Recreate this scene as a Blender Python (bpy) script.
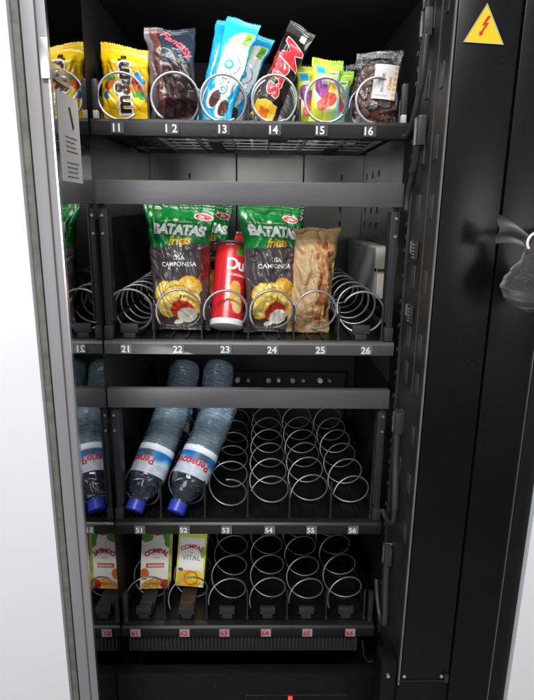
import bpy, bmesh, math, random
from mathutils import Vector, Matrix, noise
random.seed(7)
for o in list(bpy.data.objects): bpy.data.objects.remove(o)
scene = bpy.context.scene
COL = scene.collection
PI = math.pi

# ------------------------------------------------------------------ camera
cam_d = bpy.data.cameras.new("camera"); cam = bpy.data.objects.new("camera", cam_d); COL.objects.link(cam)
cam_d.sensor_fit = 'VERTICAL'; cam_d.sensor_height = 24.0; cam_d.lens = 24.0*555/700
cam_d.clip_start = 0.01; cam_d.clip_end = 50
Rw = ((0.9998, 0.0073, 0.0181), (-0.0157, -0.2462, 0.9691), (0.0115, -0.9692, -0.2461))
m3 = Matrix([[r[0], -r[1], -r[2]] for r in Rw])
cam.matrix_world = m3.to_4x4()
scene.camera = cam

# ------------------------------------------------------------------ light
world = bpy.data.worlds.new("World"); scene.world = world; world.use_nodes = True
bg = world.node_tree.nodes["Background"]; bg.inputs[0].default_value = (0.86, 0.9, 1, 1); bg.inputs[1].default_value = 0.20
def area(name, loc, target, sx, sy, power, color=(1, 1, 1)):
    l = bpy.data.lights.new(name, 'AREA'); l.shape = 'RECTANGLE'; l.size = sx; l.size_y = sy; l.energy = power; l.color = color
    o = bpy.data.objects.new(name, l); COL.objects.link(o); o.location = loc
    d = Vector(target)-Vector(loc); o.rotation_euler = d.to_track_quat('-Z', 'Y').to_euler(); return o
area("ceiling_lamp", (-0.25, -0.75, 1.35), (0, 0.9, -0.15), 1.1, 0.22, 30, (1, 0.98, 0.95))
area("front_fill", (-0.75, -1.1, 0.10), (0, 0.8, -0.35), 0.8, 0.6, 8.5, (0.92, 0.96, 1))  # added fill from the front, set low to reach under the trays
area("far_window", (1.12, -1.15, 0.12), (0.3, 0.68, 0.05), 0.75, 0.22, 2.6, (1, 0.96, 0.9))
area("display_lamp", (0.0, 0.80, 0.272), (0, 1.1, 0.0), 0.42, 0.02, 0.5, (1, 0.98, 0.95))
area("tray_fill", (0.0, 0.862, -0.226), (-0.1, 1.1, -0.40), 0.38, 0.012, 0.16, (0.93, 0.97, 1))  # added fill to brighten the rear bottles below the second tray
area("shelf_lamp", (0.0, 0.862, 0.092), (0, 1.2, -0.02), 0.30, 0.012, 0.13, (1, 0.98, 0.93))
scene.view_settings.view_transform = 'Standard'; scene.view_settings.look = 'None'
scene.view_settings.exposure = 0.42; scene.view_settings.gamma = 1.0
scene.render.engine = 'CYCLES'
scene.cycles.max_bounces = 10; scene.cycles.transmission_bounces = 10; scene.cycles.transparent_max_bounces = 16
scene.cycles.caustics_refractive = False; scene.cycles.caustics_reflective = False

# ------------------------------------------------------------------ materials
def lin(c):
    return tuple(((x/12.92) if x <= 0.04045 else ((x+0.055)/1.055)**2.4) for x in c[:3])
def hx(h): h = h.lstrip('#'); return tuple(int(h[i:i+2], 16)/255 for i in (0, 2, 4))
def mat(name, col, rough=0.5, metal=0.0, var=0.15, scale=40, bump=0.0, bscale=200, stretch=(1, 1, 1), coat=0.0, rvar=0.1, spec=0.5, dust=0.0):
    m = bpy.data.materials.new(name); m.use_nodes = True; nt = m.node_tree; N = nt.nodes; L = nt.links
    b = N["Principled BSDF"]; b.inputs['Metallic'].default_value = metal; b.inputs['Specular IOR Level'].default_value = spec
    if coat: b.inputs['Coat Weight'].default_value = coat; b.inputs['Coat Roughness'].default_value = 0.1
    tc = N.new('ShaderNodeTexCoord'); mp = N.new('ShaderNodeMapping'); mp.inputs['Scale'].default_value = stretch
    L.new(tc.outputs['Object'], mp.inputs[0])
    n = N.new('ShaderNodeTexNoise'); n.inputs['Scale'].default_value = scale; n.inputs['Detail'].default_value = 6
    L.new(mp.outputs[0], n.inputs[0])
    c = lin(col) if max(col) <= 1 else col
    r = N.new('ShaderNodeValToRGB'); r.color_ramp.elements[0].position = 0.3; r.color_ramp.elements[1].position = 0.7
    r.color_ramp.elements[0].color = (*[max(0, x*(1-var)) for x in c], 1); r.color_ramp.elements[1].color = (*[min(1, x*(1+var)) for x in c], 1)
    L.new(n.outputs[0], r.inputs[0])
    out = r.outputs[0]
    if dust:
        n3 = N.new('ShaderNodeTexNoise'); n3.inputs['Scale'].default_value = 420; n3.inputs['Detail'].default_value = 2; L.new(tc.outputs['Object'], n3.inputs[0])
        r3 = N.new('ShaderNodeValToRGB'); r3.color_ramp.elements[0].position = 0.70; r3.color_ramp.elements[1].position = 0.76
        r3.color_ramp.elements[1].color = (dust, dust, dust, 1); L.new(n3.outputs[0], r3.inputs[0])
        mx = N.new('ShaderNodeMixRGB'); mx.inputs[2].default_value = (0.45, 0.44, 0.42, 1); L.new(r3.outputs[0], mx.inputs[0]); L.new(out, mx.inputs[1]); out = mx.outputs[0]
    L.new(out, b.inputs['Base Color'])
    mr = N.new('ShaderNodeMapRange'); mr.inputs[3].default_value = max(0.02, rough-rvar); mr.inputs[4].default_value = min(1, rough+rvar)
    n2 = N.new('ShaderNodeTexNoise'); n2.inputs['Scale'].default_value = scale*0.37; n2.inputs['Detail'].default_value = 4; L.new(mp.outputs[0], n2.inputs[0])
    L.new(n2.outputs[0], mr.inputs[0]); L.new(mr.outputs[0], b.inputs['Roughness'])
    if bump:
        bp = N.new('ShaderNodeBump'); bp.inputs['Strength'].default_value = bump; bp.inputs['Distance'].default_value = 0.001
        n4 = N.new('ShaderNodeTexNoise'); n4.inputs['Scale'].default_value = bscale; L.new(mp.outputs[0], n4.inputs[0])
        L.new(n4.outputs[0], bp.inputs['Height']); L.new(bp.outputs[0], b.inputs['Normal'])
    return m
def printed(name, rough=0.3, coat=0.0, bump=0.25, bscale=60, metal=0.0):
    """print whose ink colours are stored per vertex"""
    m = bpy.data.materials.new(name); m.use_nodes = True; nt = m.node_tree; N = nt.nodes; L = nt.links
    b = N["Principled BSDF"]; a = N.new('ShaderNodeAttribute'); a.attribute_name = 'ink'
    L.new(a.outputs['Color'], b.inputs['Base Color']); b.inputs['Roughness'].default_value = rough; b.inputs['Metallic'].default_value = metal
    b.inputs['Coat Weight'].default_value = coat; b.inputs['Coat Roughness'].default_value = 0.12
    tc = N.new('ShaderNodeTexCoord'); n = N.new('ShaderNodeTexNoise'); n.inputs['Scale'].default_value = bscale; n.inputs['Detail'].default_value = 5
    L.new(tc.outputs['Object'], n.inputs[0])
    bp = N.new('ShaderNodeBump'); bp.inputs['Strength'].default_value = bump; bp.inputs['Distance'].default_value = 0.004
    L.new(n.outputs[0], bp.inputs['Height']); L.new(bp.outputs[0], b.inputs['Normal'])
    return m
def film(name, tint=(1, 1, 1), mixf=0.75, rough=0.12):
    m = bpy.data.materials.new(name); m.use_nodes = True; nt = m.node_tree; N = nt.nodes; L = nt.links
    N.remove(N["Principled BSDF"]); out = N["Material Output"]
    t = N.new('ShaderNodeBsdfTransparent'); t.inputs[0].default_value = (*tint, 1)
    g = N.new('ShaderNodeBsdfGlossy'); g.inputs['Roughness'].default_value = rough; g.inputs[0].default_value = (0.9, 0.9, 0.9, 1)
    tc = N.new('ShaderNodeTexCoord'); n = N.new('ShaderNodeTexNoise'); n.inputs['Scale'].default_value = 70; n.inputs['Detail'].default_value = 6; n.inputs['Distortion'].default_value = 1.5
    L.new(tc.outputs['Object'], n.inputs[0]); bp = N.new('ShaderNodeBump'); bp.inputs['Distance'].default_value = 0.008; bp.inputs['Strength'].default_value = 0.8
    L.new(n.outputs[0], bp.inputs['Height']); L.new(bp.outputs[0], g.inputs['Normal'])
    mx = N.new('ShaderNodeMixShader'); mx.inputs[0].default_value = 1-mixf
    L.new(t.outputs[0], mx.inputs[1]); L.new(g.outputs[0], mx.inputs[2]); L.new(mx.outputs[0], out.inputs[0])
    return m
def emis(name, c, s):
    m = bpy.data.materials.new(name); m.use_nodes = True; b = m.node_tree.nodes["Principled BSDF"]
    b.inputs['Emission Color'].default_value = (*c, 1); b.inputs['Emission Strength'].default_value = s; b.inputs['Base Color'].default_value = (*c, 1); return m

M = {}
M['black'] = mat('black_coated_metal', (0.06, 0.06, 0.063), 0.42, 0.0, 0.15, 25, 0.12, 900, dust=0.10, spec=0.35)
M['panel'] = mat('black_front_panel', (0.05, 0.05, 0.053), 0.27, 0.0, 0.2, 9, 0.05, 1200, rvar=0.10, dust=0.03, spec=0.36)
M['matte'] = mat('matt_black_liner', (0.03, 0.03, 0.032), 0.65, 0.0, 0.2, 20, dust=0.2)
M['side'] = mat('side_plate_black', (0.21, 0.21, 0.218), 0.38, 0.3, 0.25, 30, 0.1, 700, dust=0.08)
M['tab'] = mat('side_plate_tab', (0.31, 0.31, 0.32), 0.4, 0.3, 0.15, 60)
M['rail'] = mat('tray_rail_grey', (0.20, 0.20, 0.205), 0.38, 0.45, 0.25, 45, 0.1, 500, (0.15, 1, 1), dust=0.12)
M['bar'] = mat('bar_grey', (0.39, 0.385, 0.39), 0.42, 0.35, 0.16, 45, 0.1, 500, (0.12, 1, 1), dust=0.10)
M['post'] = mat('post_grey', (0.20, 0.205, 0.22), 0.42, 0.2, 0.15, 40)
M['galv'] = mat('galvanised_back', (0.47, 0.465, 0.455), 0.30, 0.85, 0.18, 9, 0.05, 90, (1, 1, 0.3))
M['wire'] = mat('coil_wire', (0.72, 0.72, 0.73), 0.32, 0.6, 0.06, 60, rvar=0.06)
M['grid'] = mat('grid_metal', (0.55, 0.55, 0.56), 0.32, 0.8, 0.1, 60)
M['edge'] = mat('bright_metal_edge', (0.85, 0.85, 0.86), 0.25, 0.9, 0.05, 60)
M['frame'] = mat('mauve_grey_frame', (0.55, 0.535, 0.55), 0.45, 0.1, 0.06, 20, 0.08, 500, (1, 1, 0.1))
M['gasket'] = mat('rubber_gasket', (0.40, 0.40, 0.375), 0.7, 0.0, 0.25, 60, 0.4, 200)
M['gap'] = mat('gasket_groove', (0.16, 0.15, 0.15), 0.8)
M['white'] = mat('white_enamel', (0.92, 0.92, 0.935), 0.35, 0.0, 0.015, 6, 0.03, 500)
M['dgrey'] = mat('dark_grey_plastic', (0.19, 0.195, 0.205), 0.5, 0, 0.12, 50)
M['hose'] = mat('cable_sleeve', (0.225, 0.22, 0.225), 0.36, 0.0, 0.1, 80, 0.3, 700)
M['screw'] = mat('zinc_screw', (0.80, 0.80, 0.78), 0.3, 0.8, 0.1, 90)
M['foot'] = mat('milky_plastic', (0.72, 0.70, 0.66), 0.4)
M['tag'] = mat('grey_tag', (0.42, 0.42, 0.43), 0.5)
M['tagd'] = mat('dark_tag', (0.25, 0.25, 0.26), 0.5)
M['tagp'] = mat('pale_tag', (0.66, 0.58, 0.58), 0.5)
M['numw'] = mat('white_ink', (0.93, 0.93, 0.93), 0.5, var=0.02)
M['numr'] = mat('red_ink', (0.78, 0.13, 0.15), 0.5, var=0.02)
M['numk'] = mat('black_ink', (0.08, 0.08, 0.08), 0.6, var=0.02)
M['brown'] = mat('brown_ink', (0.22, 0.10, 0.07), 0.35, var=0.02)
M['gold'] = mat('gold_ink', (0.80, 0.63, 0.22), 0.35, var=0.05)
M['pink'] = mat('pink_ink', (0.80, 0.36, 0.42), 0.4, var=0.05)
M['red'] = mat('bright_red_ink', (0.85, 0.12, 0.18), 0.35, var=0.04)
M['blue'] = mat('blue_ink', (0.10, 0.62, 0.82), 0.35, var=0.04)
M['lgrey'] = mat('grey_ink', (0.55, 0.55, 0.57), 0.5, var=0.05)
M['orange'] = mat('orange_ink', (0.90, 0.42, 0.10), 0.4, var=0.05)
M['warn'] = mat('warning_yellow', (0.95, 0.78, 0.12), 0.35, 0, 0.04, 30)
M['sticker'] = mat('instruction_label_grey', (0.97, 0.96, 0.96), 0.5, 0, 0.02, 30)
M['lens'] = emis('red_indicator', (1, 0.04, 0.02), 1.3)
M['bag'] = printed('foil_print', 0.30, 0.25, 0.3, 42)
M['bagshiny'] = printed('shiny_film_print', 0.30, 0.1, 0.35, 34)
M['paper'] = printed('paper_print', 0.55, 0.0, 0.6, 90)
M['card'] = printed('card_print', 0.32, 0.25, 0.08, 60)
M['film'] = film('clear_film', (0.93, 0.92, 0.92), 0.88, 0.14)
M['capblue'] = mat('blue_cap', (0.22, 0.27, 0.72), 0.3, 0, 0.08, 60)
M['whitep'] = mat('white_plastic', (0.92, 0.92, 0.91), 0.35, 0, 0.03, 60)
M['choc'] = mat('chocolate_cake', (0.34, 0.17, 0.13), 0.45, 0, 0.45, 110, 0.8, 160)
m = bpy.data.materials.new('mirror_glass'); m.use_nodes = True; b = m.node_tree.nodes["Principled BSDF"]
b.inputs['Base Color'].default_value = (0.46, 0.475, 0.475, 1); b.inputs['Metallic'].default_value = 1; b.inputs['Roughness'].default_value = 0.025; M['mirror'] = m
m = bpy.data.materials.new('water_bottle_plastic'); m.use_nodes = True; nt = m.node_tree; b = nt.nodes["Principled BSDF"]
b.inputs['Base Color'].default_value = (0.62, 0.85, 1.0, 1); b.inputs['Transmission Weight'].default_value = 0.78; b.inputs['IOR'].default_value = 1.35; b.inputs['Roughness'].default_value = 0.05; b.inputs['Coat Weight'].default_value = 1.0; b.inputs['Coat Roughness'].default_value = 0.06
tc = nt.nodes.new('ShaderNodeTexCoord'); n = nt.nodes.new('ShaderNodeTexVoronoi'); n.inputs['Scale'].default_value = 55; nt.links.new(tc.outputs['Object'], n.inputs[0])
bp = nt.nodes.new('ShaderNodeBump'); bp.inputs['Distance'].default_value = 0.006; bp.inputs['Strength'].default_value = 0.5; nt.links.new(n.outputs[0], bp.inputs['Height']); nt.links.new(bp.outputs[0], b.inputs['Normal'])
M['pet'] = m
m = m.copy(); m.name = 'clear_shoulder_plastic'; b = m.node_tree.nodes["Principled BSDF"]; b.inputs['Transmission Weight'].default_value = 0.97; b.inputs['Base Color'].default_value = (0.62, 0.76, 0.98, 1)
b.inputs['Roughness'].default_value = 0.02; M['shoulder'] = m
M['wire_shade'] = mat('shaded_coil_wire', (0.60, 0.60, 0.61), 0.34, 0.65, 0.22, 90, rvar=0.12)  # same wire darkened, puts the shade deeper in the trays into its colour
def net_mat():
    m = bpy.data.materials.new('net_thread'); m.use_nodes = True; b = m.node_tree.nodes["Principled BSDF"]
    b.inputs['Base Color'].default_value = (0.12, 0.11, 0.12, 1); b.inputs['Roughness'].default_value = 0.35; return m
M['net'] = net_mat()

# ------------------------------------------------------------------ mesh builder
class MB:
    def __init__(s): s.v = []; s.f = []; s.m = []; s.ink = {}
    def add(s, vs, fs, mi=0):
        o = len(s.v); s.v += [tuple(v) for v in vs]; s.f += [tuple(i+o for i in f) for f in fs]; s.m += [mi]*len(fs); return o
    def box(s, x0, x1, y0, y1, z0, z1, mi=0, M4=None):
        vs = [Vector((x, y, z)) for x in (x0, x1) for y in (y0, y1) for z in (z0, z1)]
        if M4: vs = [M4 @ v for v in vs]
        s.add(vs, [(0, 1, 3, 2), (4, 6, 7, 5), (0, 4, 5, 1), (2, 3, 7, 6), (0, 2, 6, 4), (1, 5, 7, 3)], mi); return s
    def tube(s, pts, r, n=8, mi=0, cap=True):
        pts = [Vector(p) for p in pts]; rings = []; up = None
        for i, p in enumerate(pts):
            t = (pts[min(i+1, len(pts)-1)]-pts[max(i-1, 0)]).normalized()
            if up is None: up = t.orthogonal().normalized()
            up = (up - t*up.dot(t)).normalized(); w = t.cross(up)
            rr = r[i] if isinstance(r, (list, tuple)) else r
            rings.append([p+(up*math.cos(a)+w*math.sin(a))*rr for a in [2*PI*k/n for k in range(n)]])
        vs = [v for rg in rings for v in rg]
        fs = [(i*n+k, i*n+(k+1) % n, (i+1)*n+(k+1) % n, (i+1)*n+k) for i in range(len(pts)-1) for k in range(n)]
        if cap: fs += [tuple(range(n))[::-1], tuple((len(pts)-1)*n+k for k in range(n))]
        s.add(vs, fs, mi); return s
    def cyl(s, p0, p1, r, n=20, mi=0): return s.tube([p0, p1], r, n, mi)
    def prism(s, poly, y0, y1, mi=0):   # poly in XZ
        n = len(poly); vs = [(x, y0, z) for x, z in poly]+[(x, y1, z) for x, z in poly]
        s.add(vs, [tuple(range(n)), tuple(range(2*n-1, n-1, -1))]+[(i, i+n, (i+1) % n+n, (i+1) % n) for i in range(n)], mi); return s
    def prism_yz(s, poly, x0, x1, mi=0):
        n = len(poly); vs = [(x0, y, z) for y, z in poly]+[(x1, y, z) for y, z in poly]
        s.add(vs, [tuple(range(n))[::-1], tuple(range(n, 2*n))]+[(i, (i+1) % n, (i+1) % n+n, i+n) for i in range(n)], mi); return s
    def build(s, name, mats, parent=None, bevel=0.0, smooth=False, label=None):
        me = bpy.data.meshes.new(name); me.from_pydata([tuple(v) for v in s.v], [], s.f)
        if not isinstance(mats, (list, tuple)): mats = [mats]
        for m_ in mats: me.materials.append(m_)
        me.polygons.foreach_set('material_index', s.m)
        if s.ink:
            a = me.color_attributes.new('ink', 'FLOAT_COLOR', 'POINT')
            buf = []
            for i in range(len(s.v)): buf += [*s.ink.get(i, (0.8, 0.8, 0.8)), 1]
            a.data.foreach_set('color', buf)
        bm = bmesh.new(); bm.from_mesh(me)
        if not s.ink or not getattr(s, 'open', False): bmesh.ops.recalc_face_normals(bm, faces=bm.faces)
        if bevel: bmesh.ops.bevel(bm, geom=list(bm.edges), offset=bevel, segments=2, profile=0.6, affect='EDGES')
        bm.to_mesh(me); bm.free()
        if smooth or bevel:
            me.polygons.foreach_set('use_smooth', [True]*len(me.polygons))
            if not smooth or smooth == 'auto': me.set_sharp_from_angle(angle=math.radians(40))
        o = bpy.data.objects.new(name, me); COL.objects.link(o)
        if parent: o.parent = parent
        if label: o['label'] = label
        return o
def empty(name, label, cat, group=None, loc=(0, 0, 0)):
    o = bpy.data.objects.new(name, None); COL.objects.link(o); o.location = loc; o.empty_display_size = 0.02
    o['label'] = label; o['category'] = cat
    if group: o['group'] = group
    return o
def tag(o, label, cat, group=None):
    o['label'] = label; o['category'] = cat
    if group: o['group'] = group
    return o
_tc = {}
def text2d(s, size, bold=0.0, shear=0.0, maxlen=None, spacing=1.0):
    """triangles of a word, centred on 0, x right, y up"""
    key = (s, size, bold, shear, maxlen, spacing)
    if key in _tc: return _tc[key]
    cu = bpy.data.curves.new('t', 'FONT'); cu.body = s; cu.size = size; cu.align_x = 'CENTER'; cu.align_y = 'CENTER'; cu.offset = bold; cu.shear = shear
    cu.resolution_u = 4; cu.space_character = spacing
    o = bpy.data.objects.new('t', cu); COL.objects.link(o); dg = bpy.context.evaluated_depsgraph_get(); dg.update()
    me = bpy.data.meshes.new_from_object(o.evaluated_get(dg))
    bm = bmesh.new(); bm.from_mesh(me); bmesh.ops.triangulate(bm, faces=bm.faces)
    if maxlen:
        for _ in range(5):
            es = [e for e in bm.edges if e.calc_length() > maxlen]
            if not es: break
            bmesh.ops.subdivide_edges(bm, edges=es, cuts=1); bmesh.ops.triangulate(bm, faces=[f for f in bm.faces if len(f.verts) > 3])
    vs = [(v.co.x, v.co.y) for v in bm.verts]; bm.verts.index_update(); fs = [tuple(v.index for v in f.verts) for f in bm.faces]
    bm.free(); bpy.data.objects.remove(o); bpy.data.curves.remove(cu); bpy.data.meshes.remove(me)
    if vs:
        cx = (min(v[0] for v in vs)+max(v[0] for v in vs))/2; cy = (min(v[1] for v in vs)+max(v[1] for v in vs))/2
        vs = [(a-cx, b_-cy) for a, b_ in vs]
    _tc[key] = (vs, fs); return _tc[key]
def smooth(a, b_, x): t = max(0, min(1, (x-a)/(b_-a))); return t*t*(3-2*t)
def mix(a, b_, t): return tuple(a[i]*(1-t)+b_[i]*t for i in range(3))
def ell(x, y, cx, cy, rx, ry, ang=0):
    c, s_ = math.cos(ang), math.sin(ang); dx, dy = x-cx, y-cy; a = (dx*c+dy*s_)/rx; b_ = (-dx*s_+dy*c)/ry; return math.sqrt(a*a+b_*b_)
def nz(x, y, s, k=0): return noise.noise(Vector((x*s, y*s, k*7.3)))

def make_bag(name, W, H, D, paint, words, mats, seed=0, seal=0.008, wr=0.0035, narrow=0.10, res=0.0010, sag=0.0, flare=0.0, skew=0.0):
    """pillow pack; facing -Y, base centre at origin. x,z in metres for paint(x,z) and words"""
    nu = max(24, int(W/res)); nv = max(24, int(H/res))
    def pos(x, z, side):
        u = 2*x/W; v = z/H
        e = min(z, H-z)
        body = smooth(seal*0.7, seal*0.7+H*0.22, e)
        dep = D/2*body*max(0, 1-abs(u)**2.6)**0.55
        w = nz(x*1.5, z*0.7, 38, seed)*wr*1.5+nz(x+0.4*z, z-0.3*x, 85, seed+3)*wr*0.35
        edge = 0.35+0.65*max(smooth(0.3, 0.9, abs(u)), smooth(0.35, 0.0, v), smooth(0.7, 1.0, v))
        r1 = abs(nz(x*1.6+0.5*z, z*0.6, 40, seed+9)); r2 = abs(nz(x*0.8-0.6*z, z*1.1+x*0.5, 46, seed+21))
        w -= wr*1.3*edge*(max(0, 0.16-r1)/0.16+0.3*max(0, 0.12-r2)/0.12)
        w *= (0.25+body)*(1-abs(u)**6)
        crimp = 0.0004*math.sin(z*2*PI/0.0016)*(1-smooth(seal*0.6, seal, e))
        wav = 0.004*nz(x, v*0.3, 22, seed+5)*(1-body)
        xx = x*(1-narrow*body*(0.8+0.2*math.sin(v*PI)))*(1+flare*(v-0.5)) + 0.0022*nz(z, seed, 60, 1)*abs(u) + skew*v*W
        yy = side*(dep+w*0.8)-wav+crimp+side*0.00025
        if sag: yy += sag*math.sin(v*PI)
        zz = z + 0.002*nz(x, seed, 50, 2)*(v*2-1) + (0.05*W*nz(x, seed, 22, 6)+0.035*W*(seed % 3-1)*u)*smooth(0.6, 1.0, v)
        if e < 0.0009 and side: zz += 0.0006*(1 if int((x+W)/0.0018) % 2 else -1)
        return Vector((xx, yy, zz))
    mb = MB()
    idx = {}
    for side in (-1, 1):
        for j in range(nv+1):
            for i in range(nu+1):
                x = (i/nu-0.5)*W; z = j/nv*H
                if side == 1 and (i in (0, nu) or j in (0, nv)): idx[(side, i, j)] = idx[(-1, i, j)]; continue
                k = len(mb.v); mb.v.append(tuple(pos(x, z, side))); idx[(side, i, j)] = k
                mb.ink[k] = lin(paint(x, z)) if side == -1 else lin(paint(x*0.02+W*0.45, z))
        for j in range(nv):
            for i in range(nu):
                f = (idx[(side, i, j)], idx[(side, i+1, j)], idx[(side, i+1, j+1)], idx[(side, i, j+1)])
                mb.f.append(f if side == -1 else f[::-1]); mb.m.append(0)
    for (s, size, cx, cz, ang, mi, bold, shear, sp, off) in words:
        vs, fs = text2d(s, size, bold, shear, 0.0025, sp); c, sn = math.cos(ang), math.sin(ang)
        out = []
        for a, b_ in vs:
            x = cx+a*c-b_*sn; z = cz+a*sn+b_*c; x = max(-W/2*0.98, min(W/2*0.98, x)); z = max(0.0005, min(H-0.0005, z))
            p = pos(x, z, -1); out.append((p.x, p.y-0.0008-off, p.z))
        mb.add(out, fs, mi)
    mb.open = True
    return mb.build(name, mats, smooth=True)
def T(s, size, cx, cz, ang=0, mi=1, bold=0.0, shear=0.0, sp=1.0, off=0.0): return (s, size, cx, cz, ang, mi, bold, shear, sp, off)
def place(o, loc, rx=0, ry=0, rz=0):
    o.location = loc; o.rotation_euler = (rx, ry, rz); return o

# ================================================================== SETTING
fl = MB().box(-3, 3, -3, 3, -1.32, -1.30).build('floor', mat('floor_tiles', (0.45, 0.44, 0.43), 0.5)); fl['kind'] = 'structure'

# ================================================================== CABINET
cab = empty('vending_machine', 'open black and white vending machine cabinet with mirrored left side wall', 'vending machine', loc=(0, 0.68, -1.29))
def part(mb, name, m, bevel=0.0, parent=None, smooth_=False, label=None):
    o = mb.build(name, m, None, bevel, smooth_, label); p = parent or cab
    o.parent = p; o.matrix_parent_inverse = world_inv(p); return o
def world_inv(p):
    M4 = Matrix.Translation(p.location)
    q = p.parent
    if q: M4 = Matrix.Identity(4) if q is cab else M4
    return (Matrix.Translation(cab.location) @ Matrix.Identity(4)).inverted() if p is cab else Matrix.Identity(4)
TOP = 0.30
# inner shell
part(MB().box(-0.262, 0.262, 1.30, 1.32, -0.235, 0.20), 'back_panel', M['galv'])
part(MB().box(-0.262, 0.262, 1.296, 1.32, 0.20, TOP).box(-0.262, 0.262, 1.296, 1.32, -1.2, -0.235), 'black_back_liner', M['matte'])
part(MB().box(-0.05, -0.047, 1.296, 1.2995, -0.235, 0.20).box(0.10, 0.103, 1.296, 1.2995, -0.235, 0.20), 'panel_seam', M['gap'])
part(MB().box(-0.2405, -0.2345, 0.682, 0.822, -1.2, TOP), 'mirror', M['mirror'])
part(MB().box(-0.262, -0.2415, 0.825, 1.2955, -1.2, -0.345), 'black_side_liner', M['matte'])
part(MB().box(-0.262, -0.2415, 0.825, 1.2955, 0.125, TOP), 'black_side_liner', M['matte'])
part(MB().box(-0.262, -0.2415, 0.825, 1.2955, -0.344, 0.1245), 'side_panel', M['galv'])
# rounded black cover inside on the left
pl = [(0.826, -0.33), (1.275, -0.33)]+[(1.225+0.05*math.cos(a), -0.062+0.05*math.sin(a)) for a in [k*PI/2/8 for k in range(9)]]+[(0.826, -0.018)]
part(MB().prism_yz(pl, -0.2405, -0.236), 'side_cover', M['matte'])
part(MB().box(-0.2405, -0.19, 1.270, 1.2945, -0.33, -0.02), 'rear_cover', M['matte'])
part(MB().box(0.236, 0.262, 0.806, 1.2955, -1.2, -0.30), 'black_side_liner', M['matte'])
part(MB().box(0.236, 0.262, 0.806, 1.2955, 0.125, TOP), 'black_side_liner', M['matte'])
part(MB().box(0.236, 0.262, 0.945, 1.2955, -0.299, 0.1245), 'side_panel', M['galv'])
part(MB().box(0.2355, 0.262, 0.806, 0.9445, -0.2995, 0.1245), 'black_side_liner', M['matte'])
for zz in (0.07, 0.035, 0.0, -0.03):
    for yy in (1.13, 1.19, 1.255): part(MB().box(0.2350, 0.2358, yy, yy+0.005, zz-0.006, zz+0.006), 'slot', M['gap'])
    for xx in (-0.155, 0.185): part(MB().box(xx, xx+0.004, 1.2985, 1.2998, zz-0.006, zz+0.006), 'slot', M['gap'])
part(MB().box(-0.262, 0.262, 0.68, 1.32, TOP, TOP+0.02), 'roof_panel', M['matte'])
duct = part(MB().box(0.205, 0.2335, 0.97, 1.27, -0.098, -0.062).box(0.208, 0.2335, 0.97, 1.27, -0.105, -0.098, 1).box(0.205, 0.2335, 0.95, 1.27, -0.148, -0.105), 'air_duct', [M['foot'], M['gap']], 0.001)
rib = MB()
for k in range(44): rib.box(0.2035, 0.2048, 0.975+k*0.0066, 0.9775+k*0.0066, -0.146, -0.064)
part(rib, 'duct_rib', M['tag'])
# right side plate (inside of the front opening)
part(MB().box(0.2155, 0.2185, 0.684, 0.804, -0.70, TOP).box(0.2115, 0.2155, 0.800, 0.804, -0.70, TOP), 'side_plate', M['side'], 0.0006)
part(MB().box(0.2150, 0.2170, 0.6795, 0.6835, -0.69, TOP), 'plate_edge', M['tag'])
part(MB().box(0.2145, 0.2155, 0.728, 0.7305, -0.245, TOP), 'plate_fold', M['tab'])
for zz in (0.155, 0.005, -0.088, -0.172, -0.225, -0.30, -0.372, -0.45, 0.075, 0.235):
    part(MB().box(0.2143, 0.2155, 0.757, 0.776, zz-0.016, zz+0.016), 'slot_tab', M['tab'], 0.0004)
    part(MB().box(0.2143, 0.2155, 0.702, 0.716, zz-0.014, zz+0.014), 'slot_tab', M['tab'], 0.0004)
for zz in (-0.052, -0.139):
    c = part(MB().box(0.210, 0.2143, 0.748, 0.766, zz-0.012, zz+0.012), 'socket', M['gap'], 0.0006)
    pn = MB()
    for a in range(2):
        for k in range(5): pn.box(0.2088, 0.2099, 0.7515+a*0.006, 0.7545+a*0.006, zz-0.010+k*0.0042, zz-0.008+k*0.0042)
    pn.box(0.2088, 0.2143, 0.767, 0.7705, zz-0.004, zz+0.012)
    o = pn.build('socket_pin', M['screw'], c)
# cable guards on the side plate: bracket, sleeve and loop to each tray
def guard(zt, pts, top_y=0.765, blen=0.032):
    g = part(MB().box(0.203, 0.2135, top_y-0.007, top_y+0.010, zt-blen, zt), 'cable_bracket', M['hose'], 0.0012)
    MB().box(0.2015, 0.2029, top_y+0.004, top_y+0.008, zt-blen+0.001, zt-0.002).build('bracket_lip', M['edge'], g)
    for dz in (0.004, 0.014, 0.025): MB().cyl((0.206, top_y+0.013, zt-dz), (0.2155, top_y+0.013, zt-dz), 0.0026, 12).build('rivet', M['screw'], g)
    pp_ = [Vector(p) for p in pts]; fine = []
    for i in range(len(pp_)-1):
        p0 = pp_[max(i-1, 0)]; p1 = pp_[i]; p2 = pp_[i+1]; p3 = pp_[min(i+2, len(pp_)-1)]
        for k in range(8):
            t = k/8; fine.append(0.5*((2*p1)+(p2-p0)*t+(2*p0-5*p1+4*p2-p3)*t*t+(3*p1-p0-3*p2+p3)*t**3))
    fine.append(pp_[-1])
    MB().tube(fine, [0.0050 if i < len(fine)*0.45 else 0.0036 for i in range(len(fine))], 12).build('cable_sleeve', M['hose'], g, smooth=True)
guard(0.243, [(0.2075, 0.762, 0.213), (0.2075, 0.764, 0.18), (0.208, 0.770, 0.16), (0.206, 0.785, 0.125), (0.205, 0.806, 0.102), (0.203, 0.822, 0.10)])
guard(0.118, [(0.2075, 0.762, 0.09), (0.208, 0.766, 0.075), (0.2085, 0.785, 0.045), (0.2085, 0.80, 0.02), (0.2085, 0.802, 0.00)], 0.758, 0.036)
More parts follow.
